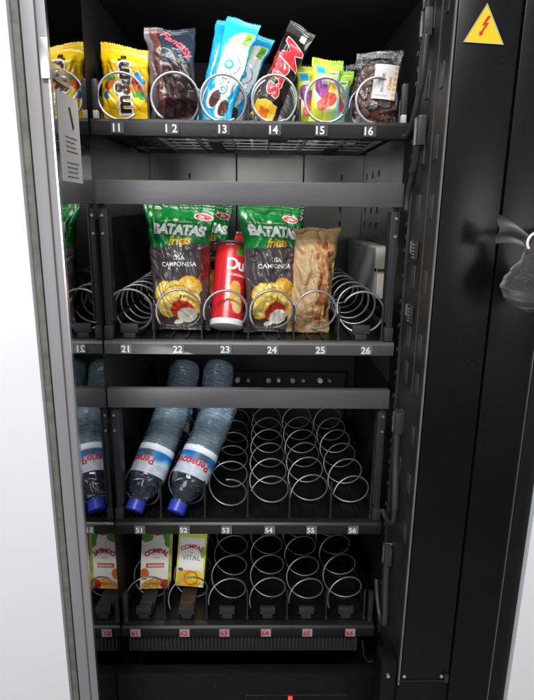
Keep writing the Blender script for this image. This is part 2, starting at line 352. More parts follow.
guard(-0.285, [(0.2075, 0.762, -0.315), (0.2075, 0.757, -0.36), (0.2075, 0.748, -0.40), (0.2075, 0.742, -0.44), (0.2075, 0.752, -0.462), (0.206, 0.78, -0.472), (0.204, 0.80, -0.468)], 0.762, 0.034)
guard(-0.512, [(0.2075, 0.765, -0.54), (0.2075, 0.760, -0.585), (0.2075, 0.752, -0.62), (0.2075, 0.752, -0.645), (0.206, 0.775, -0.650), (0.204, 0.795, -0.625), (0.203, 0.805, -0.60)], 0.765, 0.03)
# side hardware column between plate and trays
hw = MB()
for k in range(26):
    z = 0.24-k*0.037; hw.cyl((0.2115, 0.812, z), (0.2215, 0.812, z), 0.0035, 8); hw.box(0.214, 0.222, 0.806, 0.82, z-0.021, z-0.015)
part(hw, 'shelf_catch', M['post'])
# front frame on the left
part(MB().box(-0.2575, -0.2425, 0.672, 0.70, -1.29, TOP), 'front_frame', M['frame'], 0.001)
part(MB().box(-0.2425, -0.2325, 0.676, 0.6815, -1.29, TOP), 'front_frame', M['frame'], 0.0004)
part(MB().box(-0.2335, -0.2315, 0.675, 0.682, -1.29, TOP), 'frame_edge', M['edge'])
part(MB().box(-0.2605, -0.2575, 0.684, 0.70, -1.29, TOP), 'gasket_groove', M['gap'])
part(MB().box(-0.2695, -0.2605, 0.676, 0.70, -1.29, TOP), 'door_gasket', M['gasket'], 0.002)
part(MB().box(-0.62, -0.2700, 0.668, 0.70, -1.29, TOP+0.02), 'white_casing', M['white'], 0.002)
# right front panels
fp = part(MB().box(0.2188, 0.2895, 0.680, 0.70, -0.681, TOP), 'front_panel', M['panel'], 0.0012)
part(MB().box(0.2925, 0.3515, 0.680, 0.70, -1.29, TOP), 'front_panel', M['panel'], 0.0012)
part(MB().box(0.2188, 0.2925, 0.694, 0.71, -1.29, TOP), 'panel_backing', M['gap'])
part(MB().box(0.3519, 0.3527, 0.678, 0.70, -1.29, TOP), 'panel_trim', M['edge'])
part(MB().box(0.3531, 0.3755, 0.676, 0.70, -1.29, TOP), 'black_jamb', M['black'], 0.0015)
part(MB().box(0.3765, 0.62, 0.668, 0.70, -1.29, TOP+0.02), 'white_casing', M['white'], 0.002)
part(MB().box(0.2145, 0.2920, 0.684, 0.70, -1.29, -0.684), 'lower_panel', M['black'], 0.001)
for x in (0.1995, 0.2235, 0.2795): part(MB().cyl((x, 0.6795, -0.6745), (x, 0.684, -0.6745), 0.0028, 14).cyl((x, 0.6785, -0.6745), (x, 0.6797, -0.6745), 0.0013, 8), 'screw', M['screw'])
part(MB().box(0.2145, 0.2835, 0.6788, 0.6800, -0.6825, -0.6815).box(0.283, 0.289, 0.677, 0.6798, -0.683, -0.6695), 'fixing_clip', M['post'])
part(MB().box(0.190, 0.2135, 0.686, 0.72, -0.83, -0.655), 'corner_plate', M['black'], 0.001)
part(MB().cyl((0.270, 0.6788, -0.185), (0.270, 0.680, -0.185), 0.0022, 12).cyl((0.284, 0.6788, -0.185), (0.284, 0.680, -0.185), 0.0024, 12), 'lock_pin', M['black'])
# warning sign
def tri(cx, cz, r):
    return [(cx+r*math.cos(a)*1.0, cz+r*math.sin(a)) for a in (PI/2, PI/2+2*PI/3, PI/2+4*PI/3)]
TR = [(0.2495, 0.2215), (0.2268, 0.1825), (0.2722, 0.1805)]
g = (sum(p[0] for p in TR)/3, sum(p[1] for p in TR)/3)
ws = MB().prism(TR, 0.6790, 0.6800).build('warning_sign', M['warn'], fp)
sc = lambda k: [(g[0]+(x-g[0])*k, g[1]+(z-g[1])*k) for x, z in TR]
# silver rim: outer frame
for i in range(3):
    a, b_ = TR[i], TR[(i+1) % 3]; A, B = sc(0.93)[i], sc(0.93)[(i+1) % 3]
    MB().prism([a, b_, B, A], 0.6785, 0.67895).build('sign_rim', M['foot'], ws)
bolt = [(0.2515, 0.2090), (0.2462, 0.2000), (0.2496, 0.2003), (0.2452, 0.1930), (0.2438, 0.1938), (0.2440, 0.1890), (0.2480, 0.1912), (0.2467, 0.1920), (0.2532, 0.2022), (0.2497, 0.2020), (0.2545, 0.2085)]
MB().prism(bolt, 0.6782, 0.67895).build('lightning_symbol', M['red'], ws)
# lower cabinet
lp = part(MB().box(-0.234, 0.2145, 0.78, 0.80, -1.2, -0.766), 'bin_panel', M['black'], 0.001)
pls = MB().box(-0.015, 0.158, 0.778, 0.7797, -0.8105, -0.8093).box(-0.015, -0.0138, 0.778, 0.7797, -0.86, -0.8106).box(0.1568, 0.158, 0.778, 0.7797, -0.86, -0.8106); pls.build('flap_outline', M['side'], lp)
MB().box(0.058, 0.065, 0.775, 0.7778, -0.8175, -0.8118).build('indicator_light', M['lens'], lp)
part(MB().box(-0.234, 0.2145, 0.80, 1.29, -0.93, -0.92), 'bin_floor', M['matte'])
part(MB().tube([(0.192, 0.83, -0.745), (0.196, 0.83, -0.775), (0.203, 0.83, -0.79), (0.213, 0.83, -0.79)], 0.0013, 8), 'hook_wire', M['post'])
# latch and instruction label on the mirror
la = part(MB().box(-0.2405, -0.2300, 0.6710, 0.6735, 0.137, 0.178).box(-0.2340, -0.2318, 0.6735, 0.745, 0.140, 0.158), 'latch', M['edge'], 0.0008)
for (y, z) in ((0.70, 0.149), (0.728, 0.149)): MB().cyl((-0.2318, y, z), (-0.2295, y, z), 0.004, 14).build('rivet', M['screw'], la)
lb = part(MB().box(-0.2343, -0.2332, 0.700, 0.775, 0.030, 0.132), 'instruction_label', M['sticker'])
t = MB(); rr = random.Random(3)
t.prism_yz([(0.735, 0.118), (0.741, 0.119), (0.752, 0.096), (0.747, 0.0925)], -0.2331, -0.2327)
for z0, n_ in ((0.082, 4), (0.052, 4)):
    for k in range(n_):
        y = 0.716+rr.random()*0.004
        while y < 0.758-rr.random()*0.006:
            w = 0.0015+rr.random()*0.0030; t.box(-0.2331, -0.2327, y, y+w, z0-k*0.0055, z0-k*0.0055+0.0013); y += w+0.0024
t.build('printed_text', M['dgrey'], lb)
# small specks of fixing hardware high in the cabinet
for (x, z) in ((-0.235, 0.21), (-0.13, 0.245), (0.11, 0.26)): part(MB().cyl((x, 1.290, z), (x, 1.2958, z), 0.004, 12), 'screw', M['screw'])

# ================================================================== TRAYS
LX = [-0.1985, -0.1225, -0.050, 0.0225, 0.092, 0.163]
def coil_mesh(mb, x, z, r, y0, y1, pitch, a0, wire, flat=False):
    turns = (y1-y0)/pitch; n = int(turns*28); pts = []; sd = x*91.7+z*13.3
    for k in range(n+1):
        a = a0-2*PI*turns*k/n; tt = turns*k/n; yy = y0+(y1-y0)*k/n
        if flat and tt < 1.0: yy = y0+pitch*(tt*0.15+0.85*tt**3)
        q = 1+0.035*nz(tt*0.35, sd, 1, 7); jy = 0.0035*nz(tt*0.5, sd, 1, 9); pts.append((x+r*q*math.cos(a)+0.0016*nz(tt*0.4, sd, 1, 4), yy+jy*min(1, tt), z+r*q*math.sin(a)+0.0012*nz(tt*0.4, sd, 1, 5)))
    return mb.tube(pts, wire, 8)
def tray(label, zl, zdeck, kind, nums, coils, numat, tagmat, stop, bar=None, dv=None, lanes=LX, lipc='rail'):
    t = empty('vending_tray', label, 'tray', 'pull-out trays of the vending machine', loc=(-0.01, 0.83, zdeck))
    off = Vector(t.location)
    def P(mb, name, m, bev=0.0, par=None, sm=False):
        mb.v = [tuple(Vector(v)-off) for v in mb.v]; return mb.build(name, m, par or t, bev, sm)
    x0, x1 = -0.2335, 0.2110
    P(MB().prism_yz([(0.832, zl[0]), (0.828, zl[0]+0.001), (0.826, zl[1]-0.004), (0.829, zl[1]), (0.842, zl[1]), (0.842, zl[0])], x0, x1), 'front_rail', M[lipc], 0.0006)
    if kind == 'grid':
        d = MB()
        for k in range(17): xx = x0+0.006+k*(x1-x0-0.012)/16; d.box(xx-0.0022, xx+0.0022, 0.843, 1.14, zdeck-0.003, zdeck-0.002)
        for k in range(7): yy = 0.850+k*0.046; d.box(x0+0.002, x1-0.002, yy, yy+0.004, zdeck-0.0055, zdeck-0.0032)
        for k in range(8): xx = x0+0.02+k*(x1-x0-0.04)/7; d.box(xx-0.001, xx+0.001, 0.843, 1.14, zdeck-0.012, zdeck-0.0057)
        P(d, 'grid_deck', M['grid'])
        for k, (xx, w, ya, yb) in enumerate([(-0.195, 0.03, .86, 1.02), (-0.07, 0.02, .93, 1.1), (0.03, 0.03, .85, 0.93), (0.13, 0.02, 1.0, 1.12)]): P(MB().box(xx-w/2, xx+w/2, ya, yb, zdeck-0.0135, zdeck-0.0105), 'under_plate', M['black'])
        P(MB().box(x0, x1, 1.141, 1.150, zdeck-0.012, zdeck+0.04), 'motor_housing', M['black'])
    else:
        d = MB().box(x0, x1, 0.843, 1.262, zdeck-0.003, zdeck)
        for k in range(6):
            for s in (-1, 1): d.box(lanes[k]+s*0.012-0.002, lanes[k]+s*0.012+0.002, 0.85, 1.26, zdeck+0.0003, zdeck+0.003)
        P(d, 'deck', M['black'])
        P(MB().box(x0, x1, 1.263, 1.275, zdeck-0.02, zdeck+0.045), 'motor_housing', M['matte'])
    # dividers
    if dv:
        h, hf, yb = dv
        mids = [lanes[0]-0.029]+[(lanes[i]+lanes[i+1])/2 for i in range(5)]+[lanes[5]+0.0325]
        for i, xx in enumerate(mids):
            q = P(MB().prism_yz([(0.851, zdeck+0.0005), (0.851, zdeck+h*0.9), (0.87, zdeck+hf), (yb, zdeck+hf), (yb, zdeck+0.0005)], xx-0.0007, xx+0.0007), 'divider', M['black'])
            P(MB().tube([(xx, 0.848, zdeck), (xx, 0.848, zdeck+h)], 0.0016, 8).cyl((xx, 0.8465, zdeck+0.001), (xx, 0.8465, zdeck+0.004), 0.0028, 10), 'divider_rod', M['post'], par=q)
    for i in range(6):
        zc, r, y0, y1, pitch, a0 = coils[i]
        c = P(coil_mesh(MB(), lanes[i], zc, r, y0, y1, pitch, a0, (0.0019 if zdeck > -0.3 else 0.00145), zdeck > -0.3), 'spiral_coil', M['wire'] if zdeck > 0 or (zdeck > -0.3 and i in (1, 2, 3, 4)) else M['wire_shade'], sm=True)
        if stop and stop[i]:
            P(MB().box(lanes[i]-0.0135, lanes[i]+0.0135, 0.846, 0.853, zdeck+0.010, zdeck+0.024).box(lanes[i]-0.009, lanes[i]+0.009, 0.847, 0.852, zdeck+0.0005, zdeck+0.0095), 'coil_stop', M['dgrey'], 0.0008)
        w = 0.013 if kind == 'grid' else 0.0125
        zc_ = (zl[0]+zl[1])/2; hh = min(0.0085, (zl[1]-zl[0])/2-0.002)
        tg = P(MB().box(nums[i][1]-w/2-0.001, nums[i][1]+w/2+0.004, 0.8245, 0.8262, zc_-hh+0.0005, zc_+hh-0.002), 'number_tag', tagmat)
        vs, fs = text2d(nums[i][0], 0.0148 if zdeck > -0.3 else 0.0128, 0.0003, 0, None, 1.0)
        nm = MB(); nm.add([(nums[i][1]+a, 0.8240, zc_-0.0008+b_) for a, b_ in vs], fs)
        P(nm, 'numeral', numat, par=tg)
    if bar:
        b0, b1 = bar
        P(MB().box(x0-0.0005, x1-0.001, 0.828, 0.834, b0, b1).box(x0, x1-0.002, 0.834, 0.842, b1-0.004, b1-0.0005), 'guard_bar', M['bar'], 0.001)
        for s, xa in ((-1, -0.2275), (1, 0.2035)):
            ps = P(MB().box(xa-0.0045, xa+0.0045, 0.8365, 0.8445, zl[1]+0.004, b0+0.012), 'side_post', M['post'], 0.0008)
            P(MB().box(xa-s*0.0062-0.0015, xa-s*0.0062+0.0015, 0.835, 0.86, zl[1]+0.03, b0-0.006), 'post_flange', M['dgrey'], 0.0005, par=ps)
            P(MB().box(xa-0.0065, xa+0.0065, 0.834, 0.8465, zl[1]+0.001, zl[1]+0.022), 'post_foot', M['dgrey'], 0.0008, par=ps)
            for zz in (b0-0.016, b0-0.042): P(MB().cyl((xa, 0.8345, zz), (xa, 0.8365, zz), 0.0022, 10), 'screw', M['screw'], par=ps)
    else:
        hp = 0.052 if kind == 'grid' else 0.06
        for s, xa in ((-1, -0.2275), (1, 0.2045)):
            ps = P(MB().box(xa-0.004, xa+0.004, 0.835, 0.846, zl[1]+0.012, zl[1]+hp), 'side_post', M['post'], 0.0015)
            P(MB().box(xa-0.0035, xa+0.0035, 0.834, 0.845, zl[1]+0.0005, zl[1]+0.0115), 'post_foot', M['foot'] if kind == 'grid' else M['dgrey'], 0.001, par=ps)
    # side walls of the tray
    for xa in (x0, x1-0.0015): P(MB().box(xa, xa+0.0015, 0.843, 1.13 if kind == 'grid' else 1.26, zdeck-0.008, zdeck+(0.03 if kind != 'grid' else 0.02)), 'tray_side', M['black'])
    return t, P
R_ = math.radians
z1 = 0.1155
tray('top snack tray numbered 11 to 16 with wire grid deck and tight coils', (0.0965, 0.1195), z1, 'grid',
     [('11', -0.197), ('1 2', -0.121), ('13', -0.050), ('14', 0.021), ('15', 0.086), ('16', 0.154)],
     [(0.150, 0.0315, 0.838, 1.13, 0.036, R_(-50)), (0.150, 0.0325, 0.838, 1.13, 0.05, R_(-120)), (0.150, 0.0315, 0.838, 1.13, 0.026, R_(-60)),
      (0.150, 0.0315, 0.838, 1.13, 0.0185, R_(-60)), (0.150, 0.0305, 0.838, 1.13, 0.036, R_(-40)), (0.150, 0.0315, 0.838, 1.13, 0.05, R_(-80))],
     M['numw'], M['tagd'], None, None, (0.036, 0.026, 1.13), lanes=[-0.1935, -0.118, -0.050, 0.0215, 0.0955, 0.1685])
z2 = -0.1985
tray('second tray numbered 21 to 26 with guard bar above crisp bags', (-0.219, -0.1975), z2, 'solid',
     [('21', -0.201), ('22', -0.121), ('23', -0.049), ('24', 0.023), ('25', 0.097), ('26', 0.167)],
     [(-0.156, 0.034, 0.848, 1.25, p, R_(a)) for p, a in ((0.044, 200), (0.08, 215), (0.08, 200), (0.08, 215), (0.075, 205), (0.052, 150))],
     M['numw'], M['tag'], [1, 0, 0, 0, 0, 1], (0.0045, 0.038), (0.055, 0.03, 1.25), lipc='bar')
z5 = -0.5105
t5, _ = tray('third tray numbered 51 to 56 holding water bottles under guard bar', (-0.5305, -0.508), z5, 'solid',
     [('51', -0.194), ('52', -0.120), ('53', -0.050), ('54', 0.022), ('55', 0.092), ('56', 0.162)],
     [(-0.472, 0.033, 0.846, 1.25, 0.068, R_(a)) for a in (100, 112, 92, 158, 178, 168)],
     M['numw'], M['tag'], None, (-0.3055, -0.2745), (0.068, 0.03, 1.25))
for k, x in enumerate((-0.045, -0.02, 0.028, 0.052, 0.085, 0.11, 0.15, 0.172)):
    h_ = MB().cyl((x, 1.250, -0.392), (x, 1.2625, -0.392), 0.0042 if k % 2 else 0.006, 12).build('glint_knob', M['screw'] if k % 3 else M['whitep'], t5); h_.matrix_parent_inverse = Matrix.Translation(t5.location).inverted()  # small knobs added for the glints above the guard bar
hb = MB().box(-0.2335, 0.211, 1.263, 1.275, -0.464, -0.375).build('rear_plate', M['matte'], t5); hb.matrix_parent_inverse = Matrix.Translation(t5.location).inverted()
z6 = -0.7135
tr6, P6 = tray('lowest tray numbered 61 to 66 in red with a comb vent below', (-0.7345, -0.7115), z6, 'solid',
     [('61', -0.211), ('62', -0.125), ('63', -0.055), ('64', 0.018), ('65', 0.091), ('66', 0.167)],
     [(-0.680, 0.033, 0.850, 1.25, 0.068, R_(a)) for a in (218, 209, 192, 203, 186, 205)],
     M['numr'], M['tagp'], [1]*6, None, (0.06, 0.03, 1.25))
cb = MB().box(-0.225, 0.182, 0.838, 0.841, -0.742, -0.7355)
for k in range(62): xx = -0.224+k*0.00663; cb.box(xx, xx+0.0034, 0.8372, 0.8405, -0.772, -0.7425)
P6(cb, 'comb_vent', M['dgrey'])
P6(MB().box(-0.226, 0.184, 0.8415, 0.845, -0.776, -0.736), 'vent_backing', M['gap'])

# ================================================================== PRODUCTS
YEL = hx('#F6C80F')
def paint_mm(x, z):
    W, H = 0.072, 0.104
    c = YEL
    if z > H-0.014: c = hx('#F2C414')
    d = ell(x, z, 0.006, 0.046, 0.032, 0.030, 0.2)
    if d < 1: c = hx('#F0A818') if d > 0.94 else hx('#F5CC30')
    for i, (cx, cz, col) in enumerate([(0.020, 0.064, '#2E86C8'), (0.026, 0.056, '#2E86C8'), (0.016, 0.055, '#D83A28'), (0.024, 0.046, '#D83A28'), (0.018, 0.040, '#3FA23C'), (0.027, 0.038, '#3FA23C'), (-0.020, 0.058, '#3FA23C'),
                                       (-0.024, 0.048, '#D83A28'), (-0.019, 0.050, '#E87A1A'), (-0.026, 0.036, '#2E6EC0'), (-0.018, 0.038, '#F0D040'), (0.014, 0.047, '#E87A1A'), (0.030, 0.048, '#F0A020'), (-0.022, 0.066, '#C8A020')]):
        if ell(x, z, cx, cz, 0.0058, 0.0055) < 1: c = hx(col)
    if ell(x, z, 0.020, 0.088, 0.008, 0.005) < 1: c = hx('#C8B428')
    return c
def mm(seed):
    ang = PI/2+0.05
    return make_bag('candy_bag', 0.072, 0.104, 0.026, paint_mm,
        [T('m&m', 0.031, -0.002, 0.047, ang, 2, 0.0040, 0, 1.02, 0.0), T('m&m', 0.031, -0.002, 0.047, ang, 1, 0.0010, 0, 1.02, 0.0006), T("'s", 0.015, -0.004, 0.086, ang, 1, 0.0006, 0, 1, 0.0005)],
        [M['bag'], M['brown'], M['numw']], seed, wr=0.0022)
b1 = mm(1); place(b1, (-0.193, 0.862, z1+0.001), R_(-3), R_(3), R_(4)); tag(b1, 'front yellow candy bag behind coil 11 with brown m letters', 'candy bag', 'yellow candy bags')
b2 = b1.copy(); COL.objects.link(b2); b2.location = (-0.196, 0.905, z1+0.001); b2.rotation_euler = (R_(-2), R_(-1), R_(-3)); tag(b2, 'yellow candy bag hidden behind the front one in lane 11', 'candy bag', 'yellow candy bags')

def paint_12(x, z):
    W, H = 0.072, 0.135
    c = hx('#1a0b0d')
    if x < -0.020: c = hx('#54302e')
    if x < -0.029: c = hx('#6a6068')
    if -0.0215 < x < -0.018: c = hx('#6e3a34')
    if z > 0.080 and x > -0.018: c = mix(hx('#1c2430'), hx('#2c3a4a'), 0.5+0.5*nz(x, z, 80))
    if z < 0.080 and x > -0.018:
        t_ = 0.5+0.5*math.sin((x*0.5+z)*900+4*nz(x, z, 60)); c = mix(hx('#1c0908'), hx('#3a1612'), t_*0.7)
    return c
c12 = make_bag('cake_bag', 0.074, 0.132, 0.040, paint_12,
    [T('Fantasy', 0.018, 0.008, 0.106, R_(-42), 1, 0.0005, 0.3), T('Dark', 0.011, 0.000, 0.086, R_(-20), 2, 0.0002, 0.3)], [M['bagshiny'], M['pink'], M['lgrey']], 5, wr=0.0032)
place(c12, (-0.119, 0.868, z1+0.001), R_(-7), R_(-2), R_(16)); tag(c12, 'dark brown cake bag with pink script standing in lane 12', 'snack bag')

def paint_oreo(x, z):
    W, H = 0.056, 0.158; x *= 1.14; z *= 1.06
    c = hx('#22A6D8')
    a = ell(x, z, 0.004, 0.088, 0.022, 0.052, -0.05)
    if a < 1: c = hx('#EAF4F8')
    if a < 1 and ell(x, z, -0.006, 0.122, 0.010, 0.020) < 1: c = hx('#C8DC8A')
    if 0.004 < x < 0.024 and 0.118 < z < 0.142: c = hx('#F0F2EE')
    if 0.011 < x < 0.0225 and 0.120 < z < 0.140: c = hx('#7AB82E') if nz(x, z, 200) > -0.1 else hx('#4E8A22')
    d = ell(x, z, -0.001, 0.088, 0.020, 0.0155, 0.2)
    if d < 1: c = hx('#2A6FA8')
    if d < 0.93: c = hx('#F6FAFC')
    if d < 0.45: c = hx('#3AAAD2')
    if d < 0.22: c = hx('#C8ECF6')
    for cx, cz in ((-0.008, 0.036), (0.010, 0.026)):
        if ell(x, z, cx-0.003, cz, 0.0105, 0.015, -0.3) < 1: c = hx('#F2F2EE')
        q = ell(x, z, cx, cz, 0.0085, 0.0125, -0.3)
        if q < 1: c = hx('#5A3A30') if math.sin(q*30+nz(x, z, 300)*3) > -0.3 else hx('#40261e')
    return c
op = None
for k, (dx, dy, ry, seed) in enumerate([(0, 0, 15, 0), (-0.006, 0.020, 11, 0), (0.010, 0.048, 20, 0)]):
    if k == 0:
        o = op = make_bag('cookie_pack', 0.049, 0.149, 0.022, paint_oreo, [T('ORE', 0.015, 0.001, 0.0565, R_(90), 3, 0.0016, 0, 0.92), T('ORE', 0.015, 0.001, 0.0565, R_(90), 1, 0.0006, 0, 0.92, 0.0005), T('cookie', 0.006, 0.015, 0.055, R_(80), 2, 0.0001, 0)], [M['bag'], M['numw'], M['lgrey'], M['blue']], 11, wr=0.002)
    else: o = op.copy(); COL.objects.link(o)
    place(o, (-0.066+dx, 0.860+dy, z1+0.002), R_(-8), R_(ry+2), R_(-3))
    tag(o, ['front blue cookie pack with large O, leaning right in lane 13', 'middle blue cookie pack directly behind the front one in lane 13', 'rearmost blue cookie pack, showing only a dark corner in lane 13'][k], 'cookie pack', 'blue cookie packs')

def paint_mars(x, z):
    c = hx('#17120f')
    if z > 0.128: c = hx('#2e2c2c')
    if 0.004 < x < 0.0125 and 0.124 < z < 0.134: c = hx('#D8D6D0')
    d = ell(x, z, -0.003, 0.019, 0.0175, 0.0135, 0.0)
    if abs(x+0.003) < 0.0165 and 0.007 < z < 0.030 or d < 1: c = hx('#F0C63A')
    if x < -0.0165 and 0.05 < z < 0.12: c = hx('#3a2420')
    return c
mars = make_bag('chocolate_bar', 0.041, 0.145, 0.026, paint_mars,
    [T('Mars', 0.040, 0.003, 0.079, R_(-90), 3, 0.0022, 0.35, 1.0), T('Mars', 0.040, 0.003, 0.079, R_(-90), 1, 0.0010, 0.35, 1.0, 0.0005), T('2-pack', 0.011, -0.0155, 0.085, R_(-90), 1, 0.0003, 0.3),
     T('35', 0.015, -0.003, 0.016, R_(-8), 2, 0.0010, 0)], [M['bagshiny'], M['red'], M['orange'], mat('mars_outline', (0.92, 0.82, 0.78), 0.4)], 21, wr=0.0018, narrow=0.06)
place(mars, (0.002, 0.862, z1+0.004), R_(-7), R_(24), R_(-5)); tag(mars, 'black chocolate bar with red script leaning right in lane 14', 'chocolate bar')

def paint_15(x, z):
    c = mix(hx('#8AC83C'), hx('#E8DC40'), smooth(0.03, -0.02, x))
    if z < 0.066: c = mix(hx('#DCE84A'), hx('#6ABCD8'), smooth(0.0, 0.024, x+0.1*(z-0.03)))
    if ell(x, z, -0.001, 0.043, 0.020, 0.026, 0.1) < 1: c = hx('#F0DCB0')
    if ell(x, z, -0.008, 0.050, 0.010, 0.014, 0.4) < 1: c = hx('#9A4A9C')
    if ell(x, z, 0.004, 0.036, 0.013, 0.010, 0.5) < 1: c = hx('#E85048')
    if ell(x, z, -0.006, 0.028, 0.009, 0.008, 0.2) < 1: c = hx('#F07060')
    if ell(x, z, 0.008, 0.052, 0.006, 0.007, 0.2) < 1: c = hx('#E8B83A')
    if -0.018 < x < -0.004 and 0.068 < z < 0.082: c = hx('#28A0DC')
    if 0.0 < x < 0.020 and 0.070 < z < 0.078: c = hx('#C8D8A0') if nz(x, z, 260) > 0 else hx('#5A7A4A')
    if abs((x-0.004)-(z-0.036)*0.9) < 0.0012 and ell(x, z, 0.004, 0.036, 0.012, 0.009, 0.5) < 1: c = hx('#603030')
    return c
g15 = None
for k, (dx, dy, dz, ry) in enumerate([(0.001, 0, 0, 3), (-0.014, 0.022, -0.004, -2), (0.018, 0.05, -0.002, 6)]):
    if k == 0: o = g15 = make_bag('gummy_bag', 0.046, 0.092, 0.022, paint_15, [T('FRUITS', 0.008, 0.003, 0.060, R_(12), 1, 0.0004)], [M['bag'], M['numw']], 31, wr=0.0022)
    else: o = g15.copy(); COL.objects.link(o)
    place(o, (0.093+dx, 0.862+dy, z1+0.001+dz), R_(-4), R_(ry), R_(4-6*k))
    tag(o, ['front green and yellow fruit gummy bag behind coil 15', 'second fruit gummy bag peeking out left of the front one', 'rearmost dim gummy bag, right of lane 15 towards lane 16'][k], 'gummy bag', 'green fruit gummy bags')

# brownie bag: clear film over brown cakes with a white label
bb = empty('brownie_bag', 'clear bag of brown cakes with white label in lane 16', 'snack bag', loc=(0.169, 0.868, z1+0.001))
cake = MB(); rr = random.Random(5)
for k in range(26):
    cx = -0.018+0.036*rr.random(); cz = 0.010+0.066*(k/26); s = 0.006+rr.random()*0.005
    M4 = Matrix.Translation((cx, rr.uniform(-0.002, 0.006), cz)) @ Matrix.Rotation(rr.random()*3, 4, 'Y') @ Matrix.Rotation(rr.random(), 4, 'X')
    cake.box(-s*1.2, s*1.2, -0.007, 0.007, -s*0.7, s*0.7, 0, M4)
cake.build('brownie', M['choc'], bb, 0.0018)
def clearpaint(x, z): return (0.8, 0.8, 0.8)
fm = make_bag('wrapper', 0.068, 0.105, 0.034, clearpaint, [], [M['film']], 41, wr=0.005); fm.parent = bb
def flatprint(name, x0, x1, z0, z1_, y, paint, mats, words, parent, bend=0.0, n=40, rot=0.0, yfun=None):
    mb = MB(); idx = {}
    yf = yfun or (lambda x, z: y+bend*((x-(x0+x1)/2)/(x1-x0)*2)**2)
    for j in range(n+1):
        for i in range(n+1):
            x = x0+(x1-x0)*i/n; z = z0+(z1_-z0)*j/n; idx[(i, j)] = len(mb.v); mb.v.append((x, yf(x, z), z)); mb.ink[idx[(i, j)]] = lin(paint(x, z))
    for j in range(n):
        for i in range(n): mb.f.append((idx[(i, j)], idx[(i+1, j)], idx[(i+1, j+1)], idx[(i, j+1)])); mb.m.append(0)
    for (s, size, cx, cz, ang, mi, bold, shear, sp, off) in words:
        vs, fs = text2d(s, size, bold, shear, 0.004, sp); c, sn = math.cos(ang), math.sin(ang)
        out = [(cx+a*c-b_*sn, yf(cx+a*c-b_*sn, 0)-0.0004-off, cz+a*sn+b_*c) for a, b_ in vs]; mb.add(out, fs, mi)
    mb.open = True
    return mb.build(name, mats, parent, smooth=True)
def p16(x, z): return hx('#C8A868') if (x > 0.0145 and abs(x-0.018) < 0.0022 and math.sin(z*900) > -0.4) else hx('#CFC9CA')
l16 = flatprint('paper_label', -0.012, 0.021, 0.036, 0.082, -0.0215, p16, [M['card'], M['lgrey'], M['gold']], [T('BROWNIE', 0.0055, 0.001, 0.058, R_(90), 1, 0.0002), T('artesanal', 0.004, -0.004, 0.058, R_(90), 1), T('tradicional', 0.0045, -0.001, 0.041, 0, 1), T('Cacau', 0.007, 0.0105, 0.058, R_(90), 2, 0.0003, 0.2)], bb, 0.003)
l16.rotation_euler = (0, R_(4), 0)
bb.rotation_euler = (R_(-4), R_(2), R_(-4))
bb2 = bb.copy(); COL.objects.link(bb2); bb2.location = (0.168, 0.925, z1+0.001); bb2.rotation_euler = (R_(-4), R_(-5), 0)
for ch in list(bb.children):
    c_ = ch.copy(); COL.objects.link(c_); c_.parent = bb2
tag(bb, 'front clear bag of brown cakes with white label in lane 16', 'snack bag', 'brownie bags'); tag(bb2, 'second clear brownie bag behind the labelled one in lane 16', 'snack bag', 'brownie bags')

# crisp bags
def paint_chips(x, z):
    W, H = 0.098, 0.205
    G = hx('#0B7A34'); K = hx('#4a4446')
    zb = 0.138+0.004*math.sin(x*40)
    c = G if z > zb else K
    if z <= zb and abs(z-zb) < 0.0012: c = hx('#2c5a38')
    if z > H-0.010: c = hx('#0c7432')
    # crisps
    for i, (cx, cz, rx, ry, a, col) in enumerate([(-0.022, 0.062, 0.020, 0.018, 0.4, '#EBC95A'), (0.020, 0.072, 0.019, 0.017, -0.3, '#E6A92E'), (-0.004, 0.066, 0.017, 0.015, 0, '#F2D86A'), (0.0, 0.048, 0.030, 0.026, 0.1, '#EFC23A'),
                                                  (-0.022, 0.040, 0.016, 0.020, 0.3, '#F0CF58'), (0.024, 0.046, 0.015, 0.020, 0.1, '#E9B840')]):
        d = ell(x, z, cx, cz, rx, ry, a)
        if d < 1: c = mix(hx(col), hx('#F8EDB0'), max(0, min(1, 0.5+1.3*nz(x, z, 110, i)))*0.6)
        if 0.93 < d < 1: c = hx('#C8902A')
    if ell(x, z, 0.006, 0.034, 0.020, 0.016, 0.1) < 1: c = hx('#D0402C')
    if ell(x, z, 0.012, 0.026, 0.017, 0.012, 0.2) < 1: c = hx('#F0EAD8')
    if ell(x, z, -0.004, 0.014, 0.008, 0.004, 0.2) < 1: c = hx('#F0EAD8')
    if abs(x-0.003-0.3*(z-0.048)) < 0.0012 and 0.046 < z < 0.058: c = hx('#3a6a24')
    # logo badge
    if ell(x, z, 0.034, 0.184, 0.0135, 0.0062, -0.1) < 1: c = hx('#F0E4E4')
    if ell(x, z, 0.034, 0.184, 0.0118, 0.0048, -0.1) < 1: c = hx('#CC2434')
    if abs(x+0.003) < 0.022 and abs(z-0.1745+0.03*x) < 0.0008: c = hx('#9AC89A')
    if ell(x, z, -0.003, 0.1765, 0.0035, 0.003) < 1: c = hx('#D8E8C8')
    if ell(x, z, -0.040, 0.184, 0.0025, 0.0045) < 1: c = hx('#C8E8CC')
    if x > 0.036 and 0.082 < z < 0.136: c = hx('#6a1c22')
    return c
chipw = [T('BATATAS', 0.0215, 0.003, 0.1605, R_(-2), 1, 0.0013, 0, 0.92), T('fritas', 0.020, 0.006, 0.1435, R_(3), 2, 0.0006, 0.35, 0.95, 0.0004), T('LISA', 0.0098, 0.004, 0.1165, 0, 1, 0.00015, 0, 1.08), T('CAMPONESA', 0.0098, 0.003, 0.1065, R_(1), 1, 0.00015, 0, 1.08), T('Dia', 0.0065, 0.034, 0.184, R_(-6), 1, 0.0002, 0.2)]
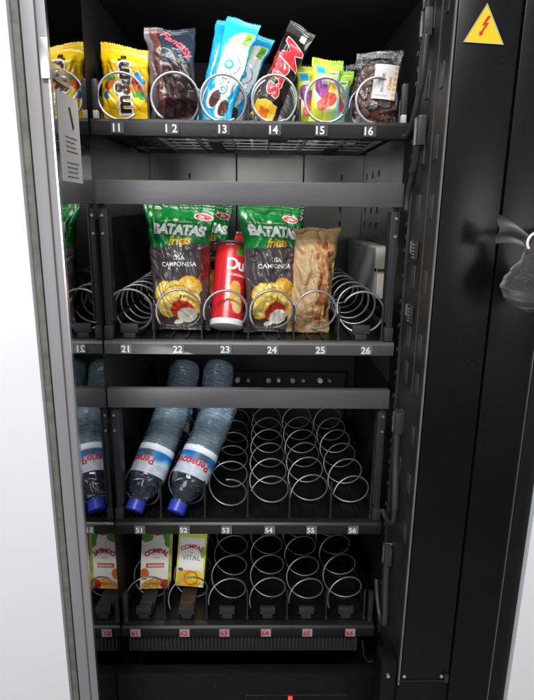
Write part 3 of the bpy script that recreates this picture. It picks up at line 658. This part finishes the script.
chip = make_bag('crisp_bag', 0.098*1.09, 0.205, 0.056, lambda x, z: paint_chips(x/1.09, z), chipw, [M['bag'], M['numw'], M['gold']], 51, wr=0.0052, seal=0.010, res=0.0012, narrow=0.10, flare=0.20, skew=-0.04)
chip2 = make_bag('crisp_bag', 0.098*0.98, 0.205, 0.056, lambda x, z: paint_chips(x/0.98, z), chipw, [M['bag'], M['numw'], M['gold']], 67, wr=0.0062, seal=0.010, res=0.0012, narrow=0.12, flare=0.16, skew=-0.03)
for o, loc, r3, lab in [(chip, (-0.1235, 0.892, z2+0.004), (-8, 0, -4), 'front green and black crisp bag in lane 22, nothing covering its print'),
                        (chip2, (0.021, 0.893, z2+0.002), (-8, 2, 14), 'front green and black crisp bag in lane 24, beside the bread bag')]:
    place(o, loc, *[R_(a) for a in r3]); tag(o, lab, 'crisp bag', 'green and black crisp bags')
for src, loc, r3, lab in [(chip2, (-0.100, 0.975, z2+0.006), (-8, 3, 6), 'rear crisp bag in lane 22, green corner showing right of the front bag'),
                          (chip, (0.030, 0.980, z2+0.004), (-8, -1, -3), 'rear crisp bag hidden behind the front bag in lane 24')]:
    o = src.copy(); COL.objects.link(o); place(o, loc, *[R_(a) for a in r3]); tag(o, lab, 'crisp bag', 'green and black crisp bags')

# lathe with printed surface (axis z)
def lathe(prof, n=64, paint=None, mb=None, mi=0, squash=1.0):
    mb = mb or MB(); base = len(mb.v)
    for (r, z) in prof:
        for k in range(n):
            a = 2*PI*k/n; mb.v.append((r*math.sin(a), -r*math.cos(a)*squash, z))
            if paint: mb.ink[len(mb.v)-1] = lin(paint(((k/n+0.5) % 1-0.5)*2*PI, z))
    for j in range(len(prof)-1):
        for k in range(n):
            mb.f.append((base+j*n+k, base+j*n+(k+1) % n, base+(j+1)*n+(k+1) % n, base+(j+1)*n+k)); mb.m.append(mi)
    mb.f.append(tuple(base+k for k in range(n))[::-1]); mb.m.append(mi)
    mb.f.append(tuple(base+(len(prof)-1)*n+k for k in range(n))); mb.m.append(mi)
    return mb
def wraptext(mb, s, size, a0, z0, r, mi, ang=0, bold=0, shear=0, sp=1.0):
    vs, fs = text2d(s, size, bold, shear, 0.003, sp); c, sn = math.cos(ang), math.sin(ang); out = []
    for a, b_ in vs:
        x = a*c-b_*sn; z = a*sn+b_*c; th = a0+x/r; out.append((r*math.sin(th), -r*math.cos(th), z0+z))
    mb.add(out, fs, mi)
def paint_can(a, z):
    c = hx('#D8232E')
    if ell(a, z, 0.30, 0.052, 0.42, 0.021, 0) < 1: c = mix(hx('#EFC26A'), hx('#E2A23A'), 0.5+0.5*nz(a, z*30, 6))
    if ell(a, z, 0.50, 0.033, 0.36, 0.014, 0) < 1: c = hx('#F0D08A')
    if z > 0.116 and a > 0.25: c = hx('#4E8A2E')
    if z > 0.131: c = hx('#B01C28')
    return c
def can():
    t_ = empty('crisp_tube', '', 'crisp tube', 'red crisp tubes')
    body = lathe([(0.0255, 0.008)]+[(0.0262, 0.009+k*0.002) for k in range(61)]+[(0.0262, 0.133), (0.0252, 0.135)], 96, paint_can)
    wraptext(body, 'Duo', 0.027, 0.50, 0.100, 0.0268, 1, 0, 0.0008, 0, 0.9); wraptext(body, 'ORIGINAL', 0.006, 0.45, 0.082, 0.0268, 1, 0, 0.0001)
    wraptext(body, 'crisps', 0.007, 0.1, 0.020, 0.0268, 2, 0, 0.0001)
    body.open = True; body.build('tube_body', [M['card'], M['numw'], M['pink']], t_, smooth='auto')
    lathe([(0.0240, 0.0), (0.0268, 0.001), (0.0274, 0.003), (0.0274, 0.0095), (0.0266, 0.0105)], 64).build('lid', M['whitep'], t_, smooth='auto')
    lathe([(0.0245, 0.1355), (0.0266, 0.136), (0.0266, 0.139), (0.0240, 0.1395)], 64).build('rim', M['edge'], t_, smooth='auto')
    return t_
ca = can(); place(ca, (-0.050, 0.880, z2+0.012), R_(-24), R_(7), R_(8)); ca['label'] = 'front red crisp tube with white lid at its foot in lane 23'
cb_ = ca.copy(); COL.objects.link(cb_)
for ch in ca.children: c_ = ch.copy(); COL.objects.link(c_); c_.parent = cb_
place(cb_, (-0.044, 0.950, z2+0.020), R_(-14), R_(6), R_(-40)); cb_['label'] = 'rear red crisp tube with green top, behind the front one in lane 23'

def paint_bread(x, z):
    P_ = hx('#B79A6E'); c = mix(P_, hx('#A0845A'), 0.5+0.7*nz(x, z, 60, 2))
    if x > -0.006+0.012*math.sin(z*22) and 0.020 < z < 0.150 and x < 0.029:
        n_ = nz(x, z, 130, 4)+0.5*nz(x, z, 300, 8); c = mix(hx('#A8703C'), hx('#D2A878'), 0.5+n_)
        if nz(x, z, 90, 12) > 0.22: c = hx('#8C4A22')
    elif x <= -0.006+0.012*math.sin(z*22) and z > 0.02: c = mix(c, hx('#D4B48C'), 0.55)
    if z > 0.150: c = mix(hx('#A08050'), hx('#8a6c42'), 0.5+nz(x, z, 90))
    return c
br = make_bag('bread_bag', 0.076, 0.170, 0.044, paint_bread, [], [M['paper']], 71, wr=0.0062, seal=0.004, narrow=0.10, skew=0.08, flare=0.10)
place(br, (0.083, 0.893, z2+0.002), R_(-8), R_(3), R_(6)); tag(br, 'crumpled brown paper bag of bread in lane 25', 'bread bag')

# water bottles
def paint_water(a, z):
    c = mix(hx('#B4BCCB'), hx('#CDD4E0'), 0.5+nz(a, z*30, 3))
    t_ = smooth(0.006, 0.018, z)
    if z > 0.022: c = mix(hx('#BFE2F2'), hx('#1F74BC'), smooth(0.022, 0.040, z+0.004*math.sin(a*5)))
    if z > 0.0515: c = hx('#F0F0F4')
    if 0.049 < z < 0.0515: c = hx('#CFE6F2')
    if abs(a-0.9) < 0.35 and 0.034 < z < 0.047: c = hx('#4a5a70')
    return c
def bottle():
    t_ = empty('water_bottle', '', 'water bottle', 'upside-down leaning water bottles')
    # cap at the origin, body grows upwards (the bottle is upside down)
    prof = [(0.0125, 0.014), (0.0128, 0.020), (0.0150, 0.023), (0.0200, 0.030), (0.0255, 0.040), (0.0295, 0.050), (0.0312, 0.058), (0.0314, 0.061), (0.0306, 0.0625), (0.0306, 0.112), (0.0314, 0.114)]
    z = 0.116
    while z < 0.200:
        for k in range(6): prof.append((0.0303+0.0013*math.sin(k/6*2*PI+0.5), z+k*0.00118))
        z += 0.0071
    prof += [(0.0312, z), (0.0310, z+0.005), (0.0285, z+0.011), (0.022, z+0.0135), (0.012, z+0.010)]
    body = lathe(prof, 48)
    # panel dents in the grip zone
    for i, v in enumerate(body.v):
        if v[2] > 0.118: a = math.atan2(v[0], -v[1]); k = 1+0.016*math.sin(a*7+v[2]*120)+0.03*nz(a*0.018, v[2], 70, 2)+0.012*nz(a*0.034, v[2], 150, 5); body.v[i] = (v[0]*k, v[1]*k, v[2])
    body.m = [1 if max(body.v[i][2] for i in f) < 0.0626 else 0 for f in body.f]
    body.build('bottle_body', [M['pet'], M['shoulder']], t_, smooth='auto')
    lb_ = lathe([(0.0316, 0.0605+k*0.002) for k in range(27)], 72, lambda a, z_: paint_water(a, (z_-0.0605)*1.17)); lb_.f = lb_.f[:-2]; lb_.m = lb_.m[:-2]
    wraptext(lb_, 'Penacova', 0.019, 0.35, 0.082, 0.0321, 1, PI, 0.0005, 0.0, 0.95); wraptext(lb_, 'agua mineral', 0.005, 0.30, 0.0925, 0.0321, 2, PI)
    lb_.open = True; lb_.build('bottle_label', [M['card'], M['numr'], M['lgrey']], t_, smooth=True)
    cp = MB(); prof = [(0.0135, 0.0), (0.0150, 0.001), (0.0153, 0.004), (0.0153, 0.0145), (0.0150, 0.0155), (0.0158, 0.0158), (0.0158, 0.0175), (0.0130, 0.0178)]
    lathe(prof, 60, mb=cp)
    for i, v in enumerate(cp.v):
        if 0.003 < v[2] < 0.0148 and (i // 1) % 2: cp.v[i] = (v[0]*0.96, v[1]*0.96, v[2])
    cp.build('bottle_cap', M['capblue'], t_, smooth='auto')
    return t_
wb = bottle()
BT = [(-0.2045, 0.838, -0.4935, -47, 21, -48, 'front upside-down water bottle with blue cap in lane 51'), (-0.1345, 0.836, -0.4945, -47, 27, -6, 'front upside-down water bottle in lane 52, beside the empty coils'),
      (-0.171, 0.975, -0.470, -46, 8, 60, 'rear water bottle of lane 51, its base showing above the guard bar'), (-0.095, 0.978, -0.470, -46, 6, 100, 'rear water bottle of lane 52, its base showing above the guard bar')]
for k, (x, y, z, rx, ry, spin, lab) in enumerate(BT):
    if k == 0: o = wb
    else:
        o = wb.copy(); COL.objects.link(o)
        for ch in wb.children: c_ = ch.copy(); COL.objects.link(c_); c_.parent = o
    o.matrix_world = Matrix.Translation((x, y, z)) @ Matrix.Rotation(R_(-ry*1.0), 4, 'Z') @ Matrix.Rotation(R_(rx), 4, 'X') @ Matrix.Rotation(R_(spin), 4, 'Z')
    o['label'] = lab

# juice cartons
def carton(kind):
    W, D_, H = (0.057 if kind == 0 else 0.053), 0.038, 0.150
    n = 70; mb = MB()
    def paint(x, z):
        c = hx('#F4F3EC')
        if kind == 0:
            if ell(x, z, 0.0, 0.150, 0.016, 0.022) < 1: c = hx('#C8202C')
            for cx, cz in ((-0.022, 0.134), (-0.018, 0.124), (0.019, 0.132), (0.023, 0.120), (0.025, 0.108)):
                if ell(x, z, cx, cz, 0.010, 0.012, cx*40) < 1: c = hx('#4F9A2A')
            if z < 0.030 and ell(x, z, 0.002, 0.004, 0.028, 0.022) < 1: c = hx('#DE9A3C') if nz(x, z, 160) > 0 else hx('#E8BC5C')
            if ell(x, z, -0.022, 0.036, 0.009, 0.014) < 1: c = hx('#D8782E')
            if abs(x+0.002) < 0.017 and abs(z-0.056) < 0.006: c = hx('#DC5A50')
            if ell(x, z, 0.018, 0.010, 0.009, 0.012) < 1: c = hx('#C8302A')
            if x > 0.0225: c = mix(hx('#8AA840'), hx('#D8C060'), 0.5+nz(x, z, 70))
        else:
            if z > 0.118: c = hx('#D9DC4A')
            if ell(x, z, 0.002, 0.150, 0.015, 0.022) < 1: c = hx('#4E3A6A')
            if ell(x, z, -0.004, 0.016, 0.026, 0.024) < 1: c = hx('#E8BC2C')
            if ell(x, z, 0.012, 0.026, 0.012, 0.014, 0.3) < 1: c = hx('#F2D040')
            if abs(ell(x, z, 0.002, 0.020, 0.012, 0.016)-1) < 0.14: c = hx('#E07A28')
            if ell(x, z, -0.019, 0.040, 0.005, 0.004) < 1: c = hx('#6A50A0')
            if x > 0.0225 or (x < -0.0225): c = hx('#DCD84E')
            if ell(x, z, 0.021, 0.085, 0.005, 0.014) < 1: c = hx('#8CB844')
        return c
    def PZ(x, z): return paint(x, z/0.80)
    def rb(t_):   # rounded-rectangle cross-section walk, t 0..1, front face centred on t=.0
        return t_
    per = []
    m_ = 52
    for k in range(m_+1): per.append((-W/2+W*k/m_, -D_/2))
    for k in range(1, 13): per.append((W/2, -D_/2+D_*k/12))
    for k in range(1, 13): per.append((W/2-W*k/12, D_/2))
    for k in range(1, 12): per.append((-W/2, D_/2-D_*k/12))
    L = len(per); nv = 150
    for j in range(nv+1):
        z = H*j/nv
        for (x, y) in per:
            f = 1.0
            mb.v.append((x, y, z)); mb.ink[len(mb.v)-1] = lin(PZ(x if y < -D_/2+0.001 else (0.024 if x > 0 else -0.024), z))
    for j in range(nv):
        for k in range(L): mb.f.append((j*L+k, j*L+(k+1) % L, (j+1)*L+(k+1) % L, (j+1)*L+k)); mb.m.append(0)
    mb.f.append(tuple(range(L))[::-1]); mb.m.append(0); mb.f.append(tuple(nv*L+k for k in range(L))); mb.m.append(0)
    def arc(s, size, cz, R0, mi, bold):
        vs, fs = text2d(s, size, bold, 0, 0.003, 1.0)
        mb.add([((R0+b_)*math.sin(a/R0), -D_/2-0.0006, cz+(R0+b_)*math.cos(a/R0)-R0) for a, b_ in vs], fs, mi)
    if kind == 0: arc('COMPAL', 0.0120, 0.074, 0.028, 1, 0.0006); arc('MORANGO', 0.0055, 0.0448, 5, 2, 0.0002); arc('sumo', 0.005, 0.060, 5, 1, 0)
    else: arc('COMPAL', 0.0110, 0.078, 0.033, 1, 0.0004); arc('VITAL', 0.0130, 0.056, 5, 3, 0.0001); arc('de', 0.0045, 0.066, 5, 1, 0)
    mb.open = True
    t_ = empty('juice_carton', '', 'juice carton')
    mb.build('carton_body', [M['card'], M['numr'], M['numw'], M['lgrey']], t_, smooth='auto')
    MB().box(-W/2+0.004, W/2-0.004, -0.0008, 0.0008, H, H+0.010).build('top_seam', M['whitep'], t_)
    lathe([(0.0085, H+0.0005), (0.009, H+0.002), (0.009, H+0.010), (0.008, H+0.011)], 32).build('screw_cap', M['red'] if kind == 0 else M['whitep'], t_, smooth='auto').location = (0.012, -0.008, 0)
    return t_
k0 = carton(0); place(k0, (-0.191, 0.925, -0.699), R_(-10), R_(4), R_(8)); tag(k0, 'white juice carton with red top and orange fruit in lane 61', 'juice carton', 'juice cartons')
k1 = carton(1); place(k1, (-0.124, 0.925, -0.694), R_(-10), R_(4), R_(-2)); tag(k1, 'white and yellow juice carton with purple top in lane 62', 'juice carton', 'juice cartons')
# brown ramps that carry the cartons
for i, x in enumerate((-0.197, -0.124)):
    P6(MB().box(x-0.014, x+0.014, 0.87, 0.93, z6+0.003, z6+0.012).box(x-0.012, x+0.012, 0.858, 0.87, z6+0.003, z6+0.020), 'carton_rest', M['dgrey'] if i == 0 else mat('brown_rest', (0.24, 0.19, 0.17), 0.5), 0.0008)

# ================================================================== NET POUCH on a white hook
np_ = empty('net_pouch', 'black mesh net pouch hanging from a white hook on the right panel', 'net pouch', loc=(0.306, 0.62, -0.03))
rings = []; NZ = 84; NK = 96; mb = MB()
def rad(v):  # v 0 top .. 1 bottom
    pts = [(0, 0.007), (0.12, 0.0095), (0.25, 0.013), (0.42, 0.024), (0.55, 0.031), (0.66, 0.034), (0.8, 0.030), (0.92, 0.018), (1.0, 0.003)]
    for (a, ra), (b_, rb_) in zip(pts, pts[1:]):
        if v <= b_: return ra+(rb_-ra)*smooth(a, b_, v)
    return 0.003
for j in range(NZ+1):
    v = j/NZ; r = rad(v)
    for k in range(NK):
        a = 2*PI*k/NK+v*1.2; x = r*math.cos(a); y = r*0.62*math.sin(a)
        q = 0.0022*nz(x*3, v, 25, 3)+0.0020*math.sin(k*PI/4)*(1-v)
        mb.v.append((x*(1+q*8)+0.004*v, y, -v*0.080-0.20*0.001+0.010*(x*x/0.001)*0.2*v))
for j in range(NZ):
    for k in range(NK): mb.f.append((j*NK+k, j*NK+(k+1) % NK, (j+1)*NK+(k+1) % NK, (j+1)*NK+k)); mb.m.append(0)
mb.open = True
def threads(src, name, r):
    o = src.build(name, M['net'], np_)
    w = o.modifiers.new('w', 'WIREFRAME'); w.thickness = r; w.use_replace = True; w.use_even_offset = False
    return o
threads(mb, 'net_bag', 0.00062)
ln = MB(); ln.v = [(v[0]*0.93, v[1]*0.93, v[2]*0.985-0.001) for v in mb.v]; ln.f = list(mb.f); ln.m = list(mb.m); ln.build('net_lining', film('net_lining', (0.30, 0.28, 0.30), 0.94, 0.4), np_, smooth=True)
fl_ = MB(); n1, n2 = 30, 36
for j in range(n1+1):
    for i in range(n2+1):
        s, t_ = i/n2, j/n1
        top = Vector((-0.0405, 0.004, 0.0265)).lerp(Vector((-0.042, 0.0, -0.004)), t_); end = Vector((-0.008, 0.0, 0.006)).lerp(Vector((-0.014, -0.002, -0.008)), t_)
        p = top.lerp(end, s)+Vector((0, 0.004*math.sin(t_*9+s*3), 0.003*math.sin(s*PI))); fl_.v.append(tuple(p))
for j in range(n1):
    for i in range(n2): a = j*(n2+1)+i; fl_.f.append((a, a+1, a+n2+2, a+n2+1)); fl_.m.append(0)
fl_.open = True
f2 = MB(); f2.v = [(v[0], v[1]+0.0012, v[2]) for v in fl_.v]; f2.f = list(fl_.f); f2.m = list(fl_.m); f2.build('net_flap_lining', film('net_flap', (0.30, 0.29, 0.31), 0.95, 0.4), np_, smooth=True)
threads(fl_, 'net_flap', 0.0006)
hk = [( -0.0135+0.0135*(1-math.cos(a)), -0.004, 0.0015+0.0115*math.sin(a)) for a in [R_(d) for d in range(-35, 92, 8)]]
hk = [(-0.0125*math.cos(R_(d)), -0.010, -0.002+0.0115*math.sin(R_(d))) for d in range(-35, 95, 8)]+[(0.012, -0.010, 0.0093), (0.03, -0.010, 0.0085), (0.05, -0.010, 0.0075)]
HK = MB().tube(hk, [0.0015]*len(hk), 10); HK.box(0.001, 0.06, -0.014, -0.006, 0.0085, 0.0155)
hook = empty('white_hook', 'white plastic hook holding the black mesh pouch', 'hook', loc=(0.306, 0.62, -0.03))
HK.build('hook_arm', M['whitep'], hook, smooth='auto')
MB().box(0.045, 0.06, -0.006, 0.048, 0.0085, 0.0155).build('hook_bracket', M['whitep'], hook, 0.001)
bpy.context.view_layer.update()
